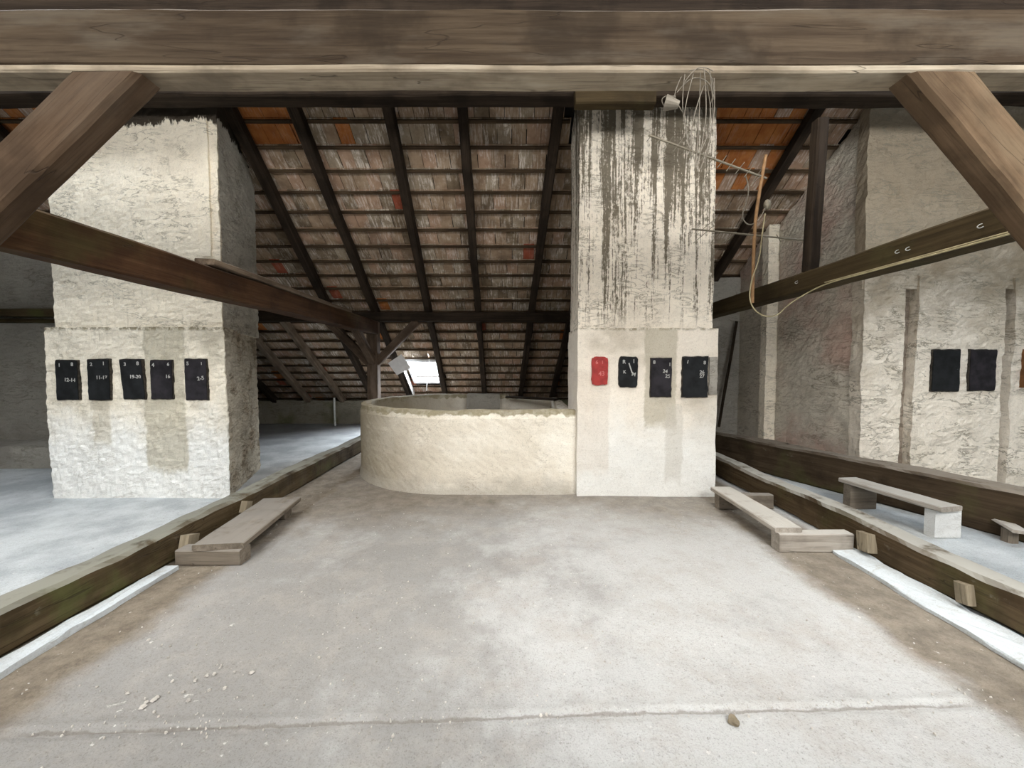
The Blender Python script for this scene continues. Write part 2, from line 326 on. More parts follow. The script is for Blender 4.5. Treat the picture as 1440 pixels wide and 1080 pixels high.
def prism(name, poly, z0, ztop, mat, parent=None, res=0.05, amp=0.008, ragged=0.0, cap=True, fine=0.004):
    """rough-plastered prism on a convex footprint, top follows ztop(x, y)"""
    if not callable(ztop): zt = (lambda x, y, v=ztop: v)
    else: zt = ztop
    ring = []
    n = len(poly)
    for i in range(n):
        a = Vector(poly[i]); b = Vector(poly[(i + 1) % n]); k = max(1, int((b - a).length / res))
        for j in range(k): ring.append(a.lerp(b, j / k))
    H = max(zt(p.x, p.y) for p in ring) - z0
    m = max(1, int(H / res)); R = len(ring); V = []; F = []
    cen = sum(ring, Vector((0, 0))) / R
    for r in range(m + 1):
        for p in ring:
            t = zt(p.x, p.y)
            if ragged: t -= ragged * max(0, noise.noise(Vector((p.x * 9, p.y * 9, 1.7))) + 0.2) ** 1
            z = z0 + (t - z0) * r / m
            q = Vector((p.x, p.y, z))
            d = nv(q, 1.3, amp * 1.2) + nv(q, 6, amp) + nv(q, 22, fine)
            if r == 0: d.z = 0
            V.append(q + d)
    for r in range(m):
        for j in range(R):
            k = (j + 1) % R
            F.append((r * R + j, r * R + k, (r + 1) * R + k, (r + 1) * R + j))
    if cap: F.append(tuple(m * R + j for j in range(R)))
    F.append(tuple(reversed(range(R))))
    return mesh_obj(name, V, F, mat, parent)

def beam(name, p0, p1, w, h, mat, parent=None, up=(0, 0, 1), seg=0.12, amp=0.006, bev=0.014, twist=0.0, seed=None):
    """timber from p0 to p1 (centre line), w across, h along 'up'; local X is the grain"""
    p0 = Vector(p0); p1 = Vector(p1); L = (p1 - p0).length
    x = (p1 - p0).normalized(); y = Vector(up).cross(x).normalized(); z = x.cross(y)
    k = max(2, int(L / seg)); V = []; F = []
    sec = []
    cor = [(-w / 2, -h / 2), (w / 2, -h / 2), (w / 2, h / 2), (-w / 2, h / 2)]
    for i, (cy, cz) in enumerate(cor):
        sy = 1 if cy > 0 else -1; sz = 1 if cz > 0 else -1
        a = (cy - sy * bev, cz); b = (cy, cz - sz * bev)
        sec += ([a, b] if i in (1, 3) else [b, a])
    sd = random.random() * 50 if seed is None else seed
    for i in range(k + 1):
        t = L * i / k
        for (cy, cz) in sec:
            q = Vector((t, cy, cz)); u = Vector((t * 1.1 + sd, cy * 4, cz * 4))
            d = nv(u, 1.0, amp * 1.6) + nv(u, 5, amp * 0.6); d.x = 0 if 0 < i < k else d.x * 0.5
            V.append(q + d)
    S = len(sec)
    for i in range(k):
        for j in range(S):
            F.append((i * S + j, i * S + (j + 1) % S, (i + 1) * S + (j + 1) % S, (i + 1) * S + j))
    F.append(tuple(reversed(range(S)))); F.append(tuple(k * S + j for j in range(S)))
    o = mesh_obj(name, V, F, mat, None)
    mt = Matrix((x, y, z)).transposed().to_4x4(); mt.translation = p0
    o.matrix_world = mt
    if parent:
        o.parent = parent; o.matrix_parent_inverse = Matrix.Translation(parent.location).inverted()
    return o

def boxbm(bm, x0, x1, y0, y1, z0, z1, bev=0.0):
    vs = [bm.verts.new(v) for v in ((x0, y0, z0), (x1, y0, z0), (x1, y1, z0), (x0, y1, z0), (x0, y0, z1), (x1, y0, z1), (x1, y1, z1), (x0, y1, z1))]
    fs = [bm.faces.new([vs[i] for i in f]) for f in ((0, 3, 2, 1), (4, 5, 6, 7), (0, 1, 5, 4), (1, 2, 6, 5), (2, 3, 7, 6), (3, 0, 4, 7))]
    return vs
def tube(name, pts, r, mat, parent=None, sides=6, close=False):
    cu = bpy.data.curves.new(name, 'CURVE'); cu.dimensions = '3D'; cu.bevel_depth = r; cu.bevel_resolution = 1; cu.resolution_u = 6
    sp = cu.splines.new('NURBS' if len(pts) > 2 else 'POLY'); sp.points.add(len(pts) - 1)
    for i, p in enumerate(pts): sp.points[i].co = (*p, 1)
    if len(pts) > 2: sp.order_u = 3; sp.use_endpoint_u = True
    cu.use_fill_caps = True; cu.materials.append(mat)
    o = bpy.data.objects.new(name, cu); C.objects.link(o)
    if parent: o.parent = parent; o.matrix_parent_inverse = Matrix.Translation(parent.location).inverted()
    return o

# ================================================================ SETTING
# floor
def axis(lo, hi, f0, f1, fine, coarse):
    out = []; v = lo
    while v < hi:
        out.append(v); v += fine if f0 <= v < f1 else coarse
    out.append(hi); return out
xs = axis(-9.0, 8.0, -2.9, 3.0, 0.025, 0.15); ys = axis(-6.2, 10.25, 0.95, 3.4, 0.02, 0.1)
V = []; F = []
for y in ys:
    for x in xs:
        z = 0.010 * noise.noise(Vector((x * 0.8, y * 0.8, 0))) + 0.004 * noise.noise(Vector((x * 5, y * 5, 2)))
        if 0.9 < y < 3.5 and -3 < x < 3: z += 0.0018 * noise.noise(Vector((x * 24, y * 24, 5)))
        j = y - (1.572 + 0.034 * x + 0.012 * noise.noise(Vector((x * 5, 0, 9))))
        if abs(x) < 2.1 and abs(j) < 0.06:
            z += -0.012 * max(0, 1 - abs(j) / 0.018) + (0.006 * max(0, 1 - abs(j - 0.03) / 0.03) if j > 0 else 0)
        V.append((x, y, z - 0.004))
nx = len(xs)
for j in range(len(ys) - 1):
    for i in range(nx - 1):
        a = j * nx + i; F.append((a, a + 1, a + nx + 1, a + nx))
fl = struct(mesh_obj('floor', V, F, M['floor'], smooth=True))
fl['label'] = 'pale dusty concrete attic floor with a rough joint across it'

# outer walls
def wall(name, poly, z0, zt, mat, res=0.25, amp=0.015):
    return struct(prism(name, poly, z0, zt, mat, res=res, amp=amp))
kw = wall('wall_back', [(-9.2, 10.15), (8.2, 10.15), (8.2, 10.5), (-9.2, 10.5)], 0, 0.62, M['stone'], 0.07, 0.03)
kw['label'] = 'low mossy rubble knee wall under the eaves'
wall('wall_front', [(-9.2, -6.5), (8.2, -6.5), (8.2, -6.2), (-9.2, -6.2)], 0, 0.9, M['plaster_grey'])
wall('wall_left', [(-9.25, -6.3), (-9.0, -6.3), (-9.0, 10.4), (-9.25, 10.4)], 0, lambda x, y: zr(y, 0.05), M['plaster_grey'])
wall('wall_right', [(8.0, -6.3), (8.25, -6.3), (8.25, 10.4), (8.0, 10.4)], 0, lambda x, y: zr(y, 0.05), M['plaster_grey'])
# grey cross wall left of the left chimney (stands just before the eaves)
cw = empty('wall_inner', (-7, 6.2, 0)); struct(cw); cw['label'] = 'dull grey rendered cross wall left of the left chimney'
def adopt(o, p):
    o.parent = p; o.matrix_parent_inverse = Matrix.Translation(p.location).inverted(); return o
adopt(prism('wall_face', [(-8.98, 6.2), (-4.9, 6.2), (-4.9, 6.5), (-8.98, 6.5)], 0, lambda x, y: zr(y, -0.05), M['plaster_grey'], res=0.08, amp=0.012), cw)
adopt(prism('plinth', [(-8.98, 5.6), (-5.0, 5.6), (-5.0, 6.25), (-8.98, 6.25)], 0, 0.33, M['plaster_grey'], res=0.07, amp=0.03), cw)
adopt(beam('ledge_board', (-8.95, 6.13, 2.38), (-4.95, 6.13, 2.36), 0.16, 0.12, M['sill'], seg=0.2), cw)
adopt(beam('ledge_board', (-8.95, 6.16, 2.25), (-4.95, 6.16, 2.25), 0.10, 0.06, M['tie_right'], seg=0.2), cw)

# ---------------------------------------------------------------- roof
roof = empty('ceiling', (0, RIDGE_Y, zr(RIDGE_Y))); struct(roof); roof['label'] = 'pitched roof of clay tiles on battens seen from inside'
def roofchild(o): return adopt(o, roof)
# outer skin, added above the tiles to stop stray light, open at the lamps
def skin(name, y0, y1, holes):
    ybr = sorted({y0, y1, *[h[2] for h in holes], *[h[3] for h in holes]}); xbr = sorted({-9.3, 8.3, *[h[0] for h in holes], *[h[1] for h in holes]})
    V = []; F = []
    for a in range(len(ybr) - 1):
        for b in range(len(xbr) - 1):
            xm = (xbr[b] + xbr[b + 1]) / 2; ym = (ybr[a] + ybr[a + 1]) / 2
            if any(h[0] < xm < h[1] and h[2] < ym < h[3] for h in holes): continue
            s = len(V)
            for off in (0.10, 0.13):
                for (x, y) in ((xbr[b], ybr[a]), (xbr[b + 1], ybr[a]), (xbr[b + 1], ybr[a + 1]), (xbr[b], ybr[a + 1])):
                    V.append((x, y, zr(y, off)))
            F += [(s + 3, s + 2, s + 1, s), (s + 4, s + 5, s + 6, s + 7), (s, s + 1, s + 5, s + 4), (s + 1, s + 2, s + 6, s + 5), (s + 2, s + 3, s + 7, s + 6), (s + 3, s, s + 4, s + 7)]
    return roofchild(mesh_obj(name, V, F, M['blackout']))
skin('roof_skin', RIDGE_Y, 10.6, [(s[1] - .05, s[2] + .05, s[3] - .05, s[4] + .05) for s in ROOF_LAMPS if s[3] > RIDGE_Y])
skin('roof_skin', -6.6, RIDGE_Y, [(s[1] - .05, s[2] + .05, s[3] - .05, s[4] + .05) for s in ROOF_LAMPS if s[3] < RIDGE_Y])
# chimney footprints pierce the roof; tiles inside them are skipped
CH = [(-5.15, -3.55, 4.5, 5.4), (0.70, 2.30, 4.4, 5.0), (4.25, 8, 4.6, 6.1)]
SE = ROOF_LAMPS[-1]
TW, EXP, TL = 0.185, 0.305 * math.cos(ANG), 0.40
def pt(x, s_y, off):      # point on the slope; s_y = world y at the batten plane
    return Vector((x, s_y, zr(s_y))) + Vector((0, math.sin(ANG), math.cos(ANG))) * off
def tile_verts(x, y, jx, lift, rot):
    # top edge hangs on the batten at y, lower end lies further out and further down
    up = Vector((0, math.sin(ANG), math.cos(ANG))); dn = Vector((0, math.cos(ANG), -math.sin(ANG)))
    o = Vector((x + jx, y, zr(y))); hw = TW / 2 - 0.004; T = 0.014
    out = []
    for off in (0.0, T):
        for (u, s) in ((-1, -0.04), (1, -0.04), (1, TL - 0.045), (0.55, TL), (-0.55, TL), (-1, TL - 0.045)):
            out.append(o + Vector((u * hw + s * rot, 0, 0)) + dn * s + up * (off + 0.004 + lift + max(0, s) * 0.055))
    return out
TF = [(5, 4, 3, 2, 1, 0), (6, 7, 8, 9, 10, 11), (0, 1, 7, 6), (1, 2, 8, 7), (2, 3, 9, 8), (3, 4, 10, 9), (4, 5, 11, 10), (5, 0, 6, 11)]
cand = []
rows = 0; y = 3.62
cp = Vector((0, 0, 1.5)); P_ = math.radians(2.46)
def view(x, y, z):
    z -= 1.5; d = y * math.cos(P_) - z * math.sin(P_); dn = -(y * math.sin(P_) + z * math.cos(P_))
    return (722 + 535 * x / d, 540 + 535 * dn / d)
while y < 10.4:
    off = 0.5 * TW * (rows % 2); k = 0
    x = -8.9 + off
    while x < 7.9:
        ym = y + 0.15
        if not any(a < x < b and c - 0.1 < y < d - 0.1 for a, b, c, d in CH) and not (SE[1] - 0.05 < x < SE[2] + 0.05 and SE[3] - 0.25 < y < SE[4] - 0.02):
            r = random.random(); m = 0 if r < .42 else 1 if r < .62 else 2 if r < .84 else 3
            if (-3.72 < x < -2.7 and y < 4.98) or (2.2 < x < 3.62 and 4.2 < y < 5.55) or (x < -5.2 and 4.2 < y < 4.9):
                m = 4 if random.random() < .85 else 2
            elif random.random() < 0.012: m = 5
            elif random.random() < 0.012: m = 4
            cand.append((x, y, m, random.uniform(-.003, .003), random.uniform(0, .004), random.uniform(-.012, .012)))
        x += TW
    y += EXP; rows += 1
tm = M['tile']
def seen(c):
    x, y = c[0], c[1] + 0.12
    px, py = view(x, y, zr(y))
    if not (0 < px < 1440 and 135 < py < 560): return False
    if px < 80 and py > 215 or 80 <= px < 345 or 803 < px < 1005: return False
    if px > 1145 or (px > 1040 and py > 345): return False
    return True
vis = [c for c in cand if seen(c)]
vis.sort(key=lambda c: (Vector((c[0], c[1], zr(c[1]) - 1.5))).length)
near = set(id(c) for c in vis[:300])
protos = {}
sv, sf, sm = [], [], []
for c in cand:
    x, y, m, jx, lift, rot = c
    if id(c) in near:
        k = m
        if k not in protos:
            vs = [v - Vector((0, 5.0, zr(5.0))) for v in tile_verts(0, 5.0, 0, 0, 0)]
            me = bpy.data.meshes.new('roof_tile'); me.from_pydata([tuple(v) for v in vs], [], TF); me.materials.append(tm[m]); me.update(); protos[k] = me
        o = bpy.data.objects.new('roof_tile', protos[k]); C.objects.link(o)
        o.location = Vector((x + jx, y, zr(y) + lift)) - roof.location; o.rotation_euler = (0, 0, rot); o.parent = roof
        if m == 4: o['label'] = 'orange clay roof tile'
        if m == 5: o['label'] = 'single brick-red roof tile'
    else:
        s = len(sv); sv += tile_verts(x, y, jx, lift, rot)
        for f in TF: sf.append(tuple(s + i for i in f)); sm.append(m)
o = roofchild(mesh_obj('roof_tiles', sv, sf, None, mats=tm, fm=sm)); o['kind'] = 'stuff'
# battens
k = 0; y = 3.62
while y < 10.4:
    segs = [(-8.95, 7.95)]
    for (a, b, c, d) in CH + [(SE[1] - 0.04, SE[2] + 0.04, SE[3], SE[4])]:
        if c - 0.02 < y < d + 0.02:
            segs = [q for (s0, s1) in segs for q in ((s0, min(s1, a)), (max(s0, b), s1)) if q[1] - q[0] > 0.1]
    for (s0, s1) in segs:
        yy = y - 0.02
        roofchild(beam('batten', (s0, yy, zr(yy, -0.017)), (s1, yy, zr(yy, -0.017)), 0.040, 0.028, M['batten'],
                       up=(0, math.sin(ANG), math.cos(ANG)), seg=0.45, amp=0.003, bev=0.003))
    y += EXP; k += 1

# skylight in view
sk = empty('window_1', (-2.17, 9.2, zr(9.2))); struct(sk); sk['label'] = 'small bright roof window low in the slope'
def onslope(x0, x1, y0, y1, o0, o1, name, mat, parent):
    V = []
    for off in (o0, o1):
        for (x, y) in ((x0, y0), (x1, y0), (x1, y1), (x0, y1)): V.append(pt(x, y, off))
    F = [(3, 2, 1, 0), (4, 5, 6, 7), (0, 1, 5, 4), (1, 2, 6, 5), (2, 3, 7, 6), (3, 0, 4, 7)]
    return adopt(mesh_obj(name, V, F, mat), parent)
X0, X1, Y0, Y1 = SE[1:5]
onslope(X0 - .05, X0, Y0 - .05, Y1 + .05, -.05, .16, 'window_frame', M['white_frame'], sk)
onslope(X1, X1 + .05, Y0 - .05, Y1 + .05, -.05, .16, 'window_frame', M['white_frame'], sk)
onslope(X0, X1, Y0 - .05, Y0, -.05, .16, 'window_frame', M['white_frame'], sk)
onslope(X0, X1, Y1, Y1 + .05, -.05, .16, 'window_frame', M['white_frame'], sk)
onslope(X0, X1, Y0, Y1, .135, .140, 'pane', M['glass'], sk)
tube('stay_bar', [pt(-2.15, 9.55, -.02), pt(-2.2, 9.7, -.10), pt(-2.24, 9.85, -.12)], 0.014, M['white_frame'], sk)
# frames for the unseen roof lamps: windows added to hold them
for i, s in enumerate(ROOF_LAMPS[:-1]):
    e = empty('window_%d' % (i + 2), ((s[1] + s[2]) / 2, (s[3] + s[4]) / 2, zr((s[3] + s[4]) / 2))); struct(e)
    sgn = 1 if s[3] > RIDGE_Y else -1
    def fr(x0, x1, y0, y1):
        V = [(x, y, zr(y, off)) for off in (-.02, .14) for (x, y) in ((x0, y0), (x1, y0), (x1, y1), (x0, y1))]
        adopt(mesh_obj('window_frame', V, [(3, 2, 1, 0), (4, 5, 6, 7), (0, 1, 5, 4), (1, 2, 6, 5), (2, 3, 7, 6), (3, 0, 4, 7)], M['white_frame']), e)
    fr(s[1] - .05, s[1], s[3], s[4]); fr(s[2], s[2] + .05, s[3], s[4]); fr(s[1], s[2], s[3] - .05, s[3]); fr(s[1], s[2], s[4], s[4] + .05)

# ================================================================ TIMBER FRAME
RH = 0.15
def rafter(x0, x1, mat=None, ylow=10.35, label=''):
    ya, yb = RIDGE_Y + 0.02, ylow
    xa = x0 + (x0 - x1) * (5.5 - ya) / 4.6; xb = x1 + (x1 - x0) * (ylow - 10.1) / 4.6
    o = beam('rafter', (xa, ya, zr(ya, -0.035 - RH / 2)), (xb, yb, zr(yb, -0.035 - RH / 2)), 0.115, RH, mat or M['rafter'],
             up=(0, math.sin(ANG), math.cos(ANG)), seg=0.3, amp=0.010, bev=0.012)
    tag(o, label, 'rafter', 'rafters of the roof slope'); return o
rafter(-7.3, -7.3, label='dark rafter in the upper left corner above the left brace')
rafter(-6.4, -6.4, label='dark rafter just left of the left chimney')
rafter(-5.44, -5.50, M['rafter_pale'], label='pale rafter low in the eaves, directly right of the left chimney')
rafter(-4.60, -4.58, M['rafter_pale'], label='pale lit rafter whose foot ends near the thin stake')
rafter(-3.42, -3.72, M['rafter'], label='first dark rafter right of the left chimney, beside the orange tiles')
rafter(-2.62, -2.74, label='second dark rafter right of the left chimney, reaching the forked post')
rafter(-1.53, -1.80, label='dark rafter whose foot passes right of the roof window')
rafter(-0.63, -0.76, label='steep dark rafter in the middle of the tiled slope')
rafter(0.48, 0.18, label='dark rafter nearest left of the streaked central chimney')
rafter(1.22, 1.02, label='rafter half hidden behind the central chimney, foot beside its left edge')
rafter(3.58, 3.42, label='dark slanting rafter between the central chimney and the right chimney')
# front beam with underside strip coloured as lit from the floor, its braces
fb = beam('cross_beam', (-6.5, 1.866, 3.005), (6.5, 1.866, 3.005), 0.132, 0.29, M['beam_front'], seg=0.10, amp=0.006, bev=0.03)
tag(fb, 'long weathered cross beam spanning the whole top of the picture', 'beam')
pe = beam('lit_underside', (-6.45, 1.862, 2.868), (6.45, 1.862, 2.868), 0.134, 0.034, M['beam_edge'], seg=0.12, amp=0.003, bev=0.008, parent=fb)
pe.matrix_parent_inverse = fb.matrix_world.inverted(); pe['label'] = 'underside of the beam, coloured as lit from the floor'
def W(px, py, Y=1.74):      # design helper: the world point on a sight line at distance Y
    u = (px - 722) / 535; v = (py - 540) / 535; c, s = math.cos(P_), math.sin(P_); f = c - v * s
    return Vector((u / f * Y, Y, 1.5 - (s + v * c) / f * Y))
def braceobj(p0, p1, mat, label, w=0.12, h=0.215):
    o = beam('brace', p0, p1, w, h, mat, seg=0.09, amp=0.006, bev=0.018, up=(0, 0, 1)); tag(o, label, 'brace')
    mw = o.matrix_world.copy(); mi = mw.inverted(); ax = (mw.to_3x3() @ Vector((1, 0, 0)))
    for v in o.data.vertices:          # sawn level under the beam
        p = mw @ v.co
        if p.z > 2.80: v.co = mi @ (p + ax * ((2.80 - p.z) / ax.z))
    return o
braceobj(W(215, 66, 1.79), W(-130, 401, 1.79), M['brace_left'], 'brown diagonal brace at upper left, running down to the left')
braceobj(W(1272, 74, 1.79), W(1520, 366, 1.79), M['brace_right'], 'tan diagonal brace at upper right, running down to the right')
for s, x, lb in ((-1, -3.02, 'left'), (1, 3.10, 'right')):
    o = beam('post', (x, 1.92, 0.22 if s < 0 else 0.24), (x, 1.92, 2.86), 0.2, 0.2, M['post'], up=(0, 1, 0))
    tag(o, 'thick post carrying the %s end of the front cross beam' % lb, 'post')
# upper purlin (two stacked timbers)
o = beam('purlin', (-8.9, 4.14, 4.42), (7.9, 4.14, 4.42), 0.20, 0.24, M['rafter'], seg=0.2, amp=0.012); tag(o, 'dark upper purlin crossing before the tops of both chimneys', 'purlin')
o = beam('purlin', (-8.9, 4.14, 4.69), (7.9, 4.14, 4.69), 0.20, 0.29, M['rafter'], seg=0.3); tag(o, 'dark timber stacked on the upper purlin under the rafters', 'purlin')
# short brown timber lying along the purlin before the central chimney
o = beam('timber_block', (0.62, 3.97, 4.225), (1.42, 3.97, 4.225), 0.12, 0.18, M['tie_right'], seg=0.15); tag(o, 'short olive-brown timber fixed across the top left of the central chimney', 'timber')
o = beam('shadow_bar', (-6.5, 2.10, 3.34), (6.5, 2.10, 3.34), 0.14, 0.26, M['rafter'], seg=0.25); tag(o, 'dark bar standing in for the shadow above the cross beam', 'beam')  # added dark bar in place of the shadow above the cross beam
# middle purlin
o = beam('purlin', (-8.9, 7.42, 2.475), (3.6, 7.42, 2.475), 0.18, 0.17, M['rafter'], seg=0.2, amp=0.008); tag(o, 'dark middle purlin resting on the forked post', 'purlin')
# posts and ties
fp = beam('forked_post', (-2.72, 7.42, 0.02), (-2.72, 7.42, 2.39), 0.20, 0.21, M['post'], up=(0, 1, 0), seg=0.1); 
tag(fp, 'brown forked post with two braces behind the round basin', 'post')
def sub(o, p): o.parent = p; o.matrix_parent_inverse = p.matrix_world.inverted(); return o
bpy.context.view_layer.update()
sub(beam('brace', (-2.66, 7.42, 1.60), (-1.86, 7.42, 2.40), 0.13, 0.15, M['post'], up=(0, 0, 1), seg=0.1), fp)
sub(beam('brace', (-2.72, 7.36, 1.62), (-2.72, 6.55, 2.20), 0.13, 0.15, M['post'], up=(0, 0, 1), seg=0.1), fp)
sub(beam('brace', (-2.80, 7.42, 1.60), (-3.60, 7.42, 2.40), 0.13, 0.15, M['post'], up=(0, 0, 1), seg=0.1), fp)
o = beam('tie_beam', (-2.70, 1.95, 2.245), (-2.70, 7.35, 2.265), 0.20, 0.25, M['tie_left'], seg=0.1, amp=0.007); tag(o, 'reddish-brown tie beam crossing the left chimney towards the forked post', 'beam')
o = beam('tie_beam', (2.95, 1.95, 2.365), (2.95, 7.35, 2.325), 0.20, 0.19, M['tie_right'], seg=0.1, amp=0.007); tag(o, 'olive-brown tie beam on the right carrying hooks and a cable', 'beam')
o = beam('loose_board', (-2.66, 3.32, 2.415), (-2.70, 6.2, 2.40), 0.17, 0.05, M['rafter_pale'], seg=0.15, amp=0.006, bev=0.006); tag(o, 'thin grey board lying loose on the left tie beam', 'board')
o = beam('post', (2.93, 3.80, 2.45), (2.915, 3.72, 3.85), 0.105, 0.105, M['rafter'], up=(0, 1, 0), seg=0.12); tag(o, 'slim dark post standing on the right tie beam', 'post')
# diagonal strut lying against the roof at right (dark, behind the post)
o = beam('leaning_board', (3.56, 6.56, 0.47), (3.86, 6.62, 2.3), 0.05, 0.035, M['rafter'], up=(0, 1, 0)); tag(o, 'narrow dark lath leaning on the grey wall beside the central chimney', 'board')

# sills on the floor
def sill(name, a, b, w, h, mat, label, z=0.0, cleats=()):
    o = beam(name, (a[0], a[1], z + h / 2), (b[0], b[1], z + h / 2), w, h, mat, seg=0.05, amp=0.015, bev=0.025)
    tag(o, label, 'sill beam'); bpy.context.view_layer.update()
    for (p0, p1, cw_, ch_) in cleats: sub(beam('cleat', p0, p1, cw_, ch_, M['cleat'], seg=0.05, bev=0.01), o)
    return o
sill('sill_beam', (-2.70, 0.3), (-2.78, 7.3), 0.19, 0.25, M['sill'], 'mossy sill beam on the floor to the left of the middle floor',
     cleats=[((-2.585, 2.95, 0.03), (-2.585, 2.99, 0.17), 0.07, 0.12), ((-2.60, 3.62, 0.10), (-2.60, 3.66, 0.20), 0.06, 0.10)])
sill('sill_beam', (2.90, 0.3), (2.90, 7.3), 0.19, 0.26, M['sill_right'], 'dusty sill beam on the floor to the right of the middle floor',
     cleats=[((2.785, 2.93, 0.06), (2.785, 2.95, 0.20), 0.07, 0.12), ((2.79, 2.28, 0.05), (2.79, 2.30, 0.17), 0.06, 0.08)])
d = Vector((3.27 - 4.36, 6.14 - 3.21)).normalized(); n_ = Vector((-d.y, d.x)) * -1
a = Vector((4.36, 3.21)) - d * 1.8 + n_ * 0.16; b = Vector((3.27, 6.14)) + d * 0.5 + n_ * 0.16
sill('sill_beam', a, b, 0.30, 0.43, M['sill_far'], 'big dark sill beam lying slantwise before the right chimney')

# white strips beside the sills
def strip(name, quad, h, label):
    o = prism(name, quad, -0.004, h, M['whitestrip'], res=0.04, amp=0.013); tag(o, label, 'kerb'); return o
strip('floor_strip', [(-2.60, 0.8), (-2.47, 0.8), (-2.50, 2.78), (-2.60, 2.78)], 0.024, 'narrow whitish strip along the foot of the left sill')
strip('floor_strip', [(2.50, 0.8), (2.80, 0.8), (2.80, 3.22), (2.58, 3.02)], 0.020, 'broad whitish strip along the foot of the right sill')

# steps / low benches beside the sills
def step(name, plank, blocks, label, mats, group='low steps by the sill beams'):
    (a, b, w, t, z) = plank
    o = empty(name, ((a[0] + b[0]) / 2, (a[1] + b[1]) / 2, 0)); tag(o, label, 'step', group)
    adopt(beam('plank', (a[0], a[1], z - t / 2), (b[0], b[1], z - t / 2), w, t, mats[0], seg=0.07, amp=0.005, bev=0.008), o)
    for (p0, p1, bw, bh, m) in blocks: adopt(beam('support_block', p0, p1, bw, bh, m, seg=0.07, amp=0.004, bev=0.008), o)
    return o
step('step_bench', ((-2.24, 2.83), (-2.38, 3.86), 0.36, 0.05, 0.165),
     [((-2.56, 2.88, 0.058), (-2.07, 2.88, 0.058), 0.12, 0.116, M['step']), ((-2.57, 3.74, 0.058), (-2.25, 3.74, 0.058), 0.12, 0.116, M['step'])],
     'grey plank step on blocks before the left sill beam', (M['step'],))
step('step_bench', ((2.255, 3.06), (2.275, 4.12), 0.22, 0.045, 0.195),
     [((2.16, 3.08, 0.075), (2.76, 3.08, 0.075), 0.10, 0.15, M['step_pale']), ((2.18, 4.02, 0.075), (2.76, 4.02, 0.075), 0.09, 0.15, M['step'])],
     'pale plank step on blocks before the right sill beam', (M['step_pale'],))
step('step_bench', ((3.79, 3.24), (3.66, 4.12), 0.23, 0.045, 0.30),
     [((3.70, 3.33, 0.125), (3.93, 3.33, 0.125), 0.09, 0.25, M['white_block']), ((3.57, 4.02, 0.125), (3.85, 4.02, 0.125), 0.09, 0.25, M['step'])],
     'higher plank bench with a white block leg behind the right sill beam', (M['step_pale'],))
o = beam('loose_board', (4.22, 3.10, 0.13), (4.36, 3.34, 0.13), 0.12, 0.03, M['step_pale']); 
tag(o, 'short pale board end by the dark sill at the right picture edge', 'board')
adopt_b = beam('support_block', (4.28, 3.22, 0.0), (4.28, 3.22, 0.115), 0.08, 0.08, M['step'], up=(0, 1, 0)); bpy.context.view_layer.update(); sub(adopt_b, o)

# ================================================================ CHIMNEYS
def door(parent, x0, z0, x1, z1, y, mat, texts=(), label=None, rim=True, round_=0.0, skew=0.0, tcol=None):
    """soot door: irregular plate on a thin frame, numbers painted on it"""
    cx, cz = (x0 + x1) / 2, (z0 + z1) / 2; w_, h_ = x1 - x0, z1 - z0; sd = random.random() * 99
    pts = []; k = 10
    def edge(a, b):
        for i in range(k):
            t = i / k; p = Vector(a).lerp(Vector(b), t); pts.append(p)
    c = [(x0, z0), (x1, z0), (x1, z1), (x0, z1)]
    for i in range(4): edge(c[i], c[(i + 1) % 4])
    P2 = []
    for p in pts:
        n1 = noise.noise(Vector((p.x * 22, p.y * 22, sd))) * 0.009
        q = Vector((p.x + n1 + skew * (p.y - cz) / h_, p.y + noise.noise(Vector((p.x * 20, p.y * 20, sd + 9))) * 0.008))
        if round_:
            dx = abs(p.x - cx) / (w_ / 2); dz = abs(p.y - cz) / (h_ / 2)
            if dx > .8 and dz > .8: q = Vector((cx, cz)) + (q - Vector((cx, cz))) * (1 - round_)
        P2.append(q)
    def plate(s, ya, yb, m, nm):
        V = [(cx + (q.x - cx) * s, yy, cz + (q.y - cz) * s) for yy in (ya, yb) for q in P2]; n = len(P2)
        F = [tuple(range(n)), tuple(reversed(range(n, 2 * n)))] + [(i, n + i, n + (i + 1) % n, (i + 1) % n) for i in range(n)]
        return mesh_obj(nm, V, F, m)
    d0 = adopt(plate(1.0, y - 0.022, y + 0.03, mat, 'soot_door'), parent)
    if label: d0['label'] = label
    if rim:
        r = plate(1.045, y - 0.012, y + 0.03, M['rim'], 'door_frame'); r.parent = d0
    kb = mesh_obj('latch', *knob_geo(x1 - 0.035, y - 0.022, cz + 0.01), mat); kb.parent = d0
    for (tx, u, v, sz, rot) in texts:
        cu = bpy.data.curves.new('lettering', 'FONT'); cu.body = tx; cu.size = sz; cu.extrude = 0.0008; cu.align_x = 'CENTER'; cu.align_y = 'CENTER'
        cu.offset = 0.0012
        cu.materials.append(tcol or M['chalk'])
        t = bpy.data.objects.new('lettering', cu); C.objects.link(t)
        t.location = (x0 + w_ * u, y - 0.0235, z0 + h_ * v); t.rotation_euler = (math.pi / 2, rot, 0); t.parent = d0
    return d0
def knob_geo(x, y, z):
    r = 0.007; V = []; F = []
    for yy, rr in ((0.0, r), (-0.008, r), (-0.010, r * .6)):
        for i in range(8): V.append((x + rr * math.cos(i * math.pi / 4), y + yy, z + rr * math.sin(i * math.pi / 4)))
    for a in range(2):
        for i in range(8): F.append((a * 8 + i, a * 8 + (i + 1) % 8, a * 8 + 8 + (i + 1) % 8, a * 8 + 8 + i))
    F.append(tuple(range(16, 24))); return V, F

